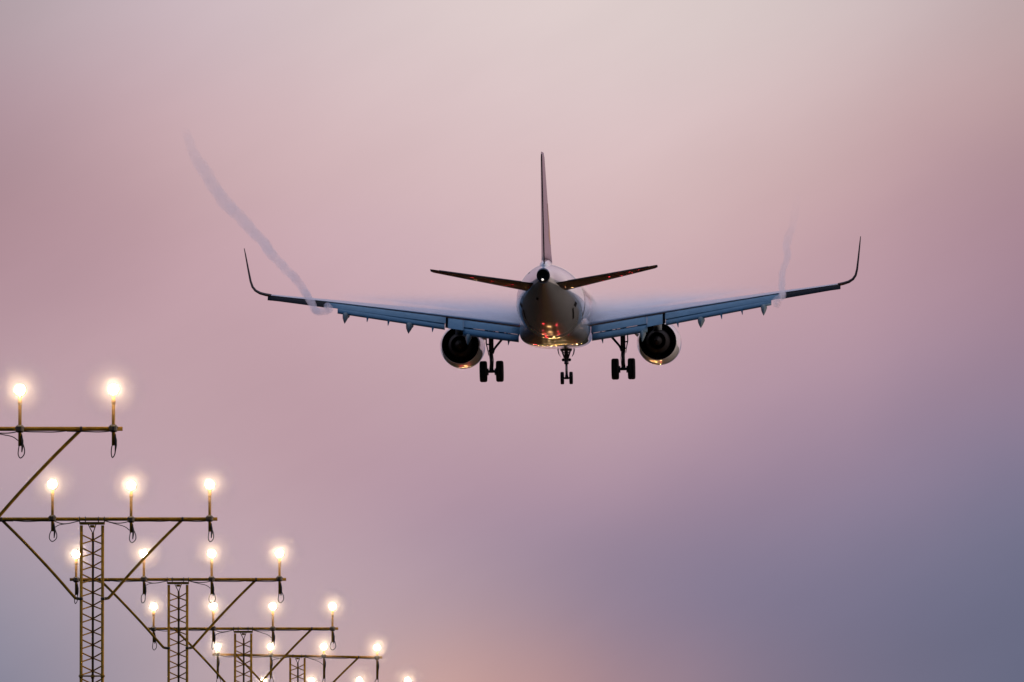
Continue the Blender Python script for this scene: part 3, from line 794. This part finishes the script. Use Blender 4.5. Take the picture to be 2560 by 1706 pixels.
def make_gantry(name, k, bar_z, label, tilt=0., sag=0., cap_up=0.):
    base = BASE + LINE*30*k + Vector((0, 0, 0))
    base = Vector((-6.91+.5*k+(.07 if k == 4 else 0), 158+30*k, 0))
    top = empty(name, base)
    top.rotation_euler = (0, 0, -math.atan2(LINE.x, LINE.y))
    tag(top, label, 'approach lights', 'approach light gantries in a row')
    rnd = random.Random(100+k)
    HW = .163                                  # half the mast width
    legs = [(-HW, 0), (HW, 0), (0, .285)]
    zc = bar_z - .075 + cap_up
    mast = MB()
    # lacing on the two slanting faces and the near face rungs
    pitch = .2
    nseg = int((zc-.35)/pitch)
    for q in (-1, 1):
        a, b = Vector((q*HW, 0, 0)), Vector((0, .285, 0))
        for i in range(nseg):
            z = zc - .16 - pitch*i
            mast.tube([a + Vector((0, 0, z)), b + Vector((0, 0, z-.075))], .0112, 6, False)
            mast.tube([b + Vector((0, 0, z-.078)), a + Vector((0, 0, z-.145))], .0112, 6, False)
    mo = mast.build('lattice_mast', M_YEL, top)
    for x, y in legs:
        lg = MB(); lg.tube([(x, y, .1), (x, y, zc-.02 if y == 0 else zc-.12)], .0245 if y == 0 else .019, 10)
        for z in range(1, 4):
            zz = zc - 2.32*z
            lg.tube([(x, y, zz-.03), (x, y, zz+.03)], .028, 10)
        lg.build('mast_leg', M_YEL, mo)
    cp = MB()
    cp.box((0, .03, zc+.012), (.385, .12, .04), bev=.008)
    cp.box((0, .14, zc-.03), (.06, .30, .03))
    cp.build('mast_cap', M_YEL, mo)
    fl = MB()
    for z in range(1, 4):
        zz = zc - 2.32*z
        fl.box((0, 0, zz), (.40, .06, .022)); 
        for q in (-1, 1):
            aa = math.atan2(.285, -q*HW)
            fl.box((q*HW/2, .1425, zz+.002), (.30, .05, .018), Matrix.Rotation(aa, 3, 'Z'))
    fl.build('joint_flange', M_YEL, mo)
    wi = MB()
    wi.tube(smooth_rings([(-.06, .04, zc-.0), (-.035, .12, zc-.06), (-.006, .24, zc-.125), (.0, .262, zc-.2)], 3) + [(.0, .262, .3)], .008, 6)
    wi.tube(smooth_rings([(.06, .04, zc-.0), (.035, .12, zc-.06), (.008, .24, zc-.125), (.012, .262, zc-.2)], 3) + [(.012, .262, .3)], .008, 6)
    wi.build('mast_cable', M_CABLE, mo)
    # crossbar
    HB = 1.915
    by = -.022
    def bar_at(x): return bar_z + tilt*x/HB
    cbm = MB()
    cbm.tube([(-HB, by, bar_at(-HB)), (-.7, by, bar_at(-.7)+sag), (.7, by, bar_at(.7)+sag), (HB, by, bar_at(HB))], .0275, 12)
    bar = cbm.build('crossbar', M_YEL, top)
    for x in (-.19, -.10, .10, .19):
        u = MB()
        u.tube([(x, by-.03, bar_at(x)-.05), (x, by-.03, bar_at(x)+.02), (x, by, bar_at(x)+.034), (x, by+.03, bar_at(x)+.02), (x, by+.03, bar_at(x)-.05)], .008, 6)
        u.build('bar_shackle', M_CLAMP, bar)
    # cable run hanging from the bar in shallow swags
    for x0, x1 in ((-1.82, -1.2), (-1.2, -.6), (-.6, -.2), (.2, .6), (.6, 1.2), (1.2, 1.82)):
        pts = []; d = rnd.uniform(.006, .02)
        if abs(x0) < .3 or abs(x1) < .3: d = rnd.uniform(.02, .05)
        for i in range(13):
            t = i/12; x = lerp(x0, x1, t)
            pts.append((x, by-.012, bar_at(x) - .027 - d*math.sin(math.pi*t)**1.5 - .004*math.sin(9*t+x0)))
        cm = MB(); cm.tube(pts, .008, 6); cm.build('bar_cable', M_CABLE, bar)
    for q in (-1, 1):
        d = rnd.uniform(.06, .15)
        cm = MB(); cm.tube(smooth_rings([(q*.2, by-.012, bar_at(q*.2)-.03), (q*.36, by-.014, bar_at(q*.3)-.05-.2*d), (q*.5, by-.02, bar_at(q*.5)-.03-.7*d), (q*.575, by-.03, bar_at(q*.5)-.05-d)], 4), .007, 6)
        cm.build('bar_cable', M_CABLE, bar)
    # struts from the bar down to the mast legs, with a bent foot and a clamp
    for q in (-1, 1):
        b = MB()
        b.tube(smooth_rings([(q*1.385, by+.028, bar_at(q*1.385)-.005), (q*1.05, .0, bar_at(q*1.0)-.005-.33), (q*.62, 0, bar_z-.79), (q*.29, .0, bar_z-1.165), (q*.245, -.0, bar_z-1.205), (q*.20, .0, bar_z-1.215), (q*.165, .0, bar_z-1.215)], 3), .0235, 10)
        bo = b.build('strut', M_YEL, top)
        c = MB(); c.box((q*.168, 0, bar_z-1.215), (.066, .07, .045), bev=.01); c.tube([(q*.20, .0, bar_z-1.215), (q*.245, .0, bar_z-1.206)], .0235, 10)
        c.box((q*1.385, by, bar_at(q*1.385)), (.04, .062, .062), bev=.01)
        c.build('strut_clamp', M_CLAMP, bo)
    return top, bar_at, by

LABELS = [
 'yellow light gantry cut by the left picture edge, carrying the two topmost lamps',
 'largest yellow lattice mast with its whole width in view, three lamps on its bar',
 'gantry whose left lamp glows against the nearest lattice mast, second mast from left',
 'gantry with the third lattice mast from left, four lamps standing high over its bar',
 'gantry with the smallest lattice mast, four lamps sitting low on a slightly tilted bar',
 'row of four lit lamps along the bottom picture edge, their bar out of view',
]
BARZ = [8.85, 8.83, 8.90, 8.90, 9.155, 9.155]
def copy_tree(o, parent=None):
    c = o.copy(); col.objects.link(c)
    if parent is not None: c.parent = parent
    for ch in list(o.children): copy_tree(ch, c)
    return c
protos = {}
for k in range(6):
    top, bar_at, by = make_gantry('approach_light_gantry', k, BARZ[k], LABELS[k], tilt=(-.035 if k == 4 else 0.), cap_up=(.05 if k == 4 else 0.))
    rnd = random.Random(k*5+3)
    for j in range(4):
        x = -1.8+1.2*j
        dz = LAMP_Z - (bar_at(x)) + (.012 if j % 2 else 0)*0
        key = (round(dz, 3), j) if k in (0, 1, 2) else (round(dz, 3), j)
        lw, sh, tw = [(.09, .0, 0), (.03, -.01, .3), (.075, .015, 1.2), (.05, -.02, .6), (.06, .01, .45)][(2*j+3*k) % 5]
        lamp = make_lamp(0, dz, lw, sh, tw)
        lamp.parent = top
        lamp.location = (x, by-.055, LAMP_Z + rnd.uniform(-.012, .012))
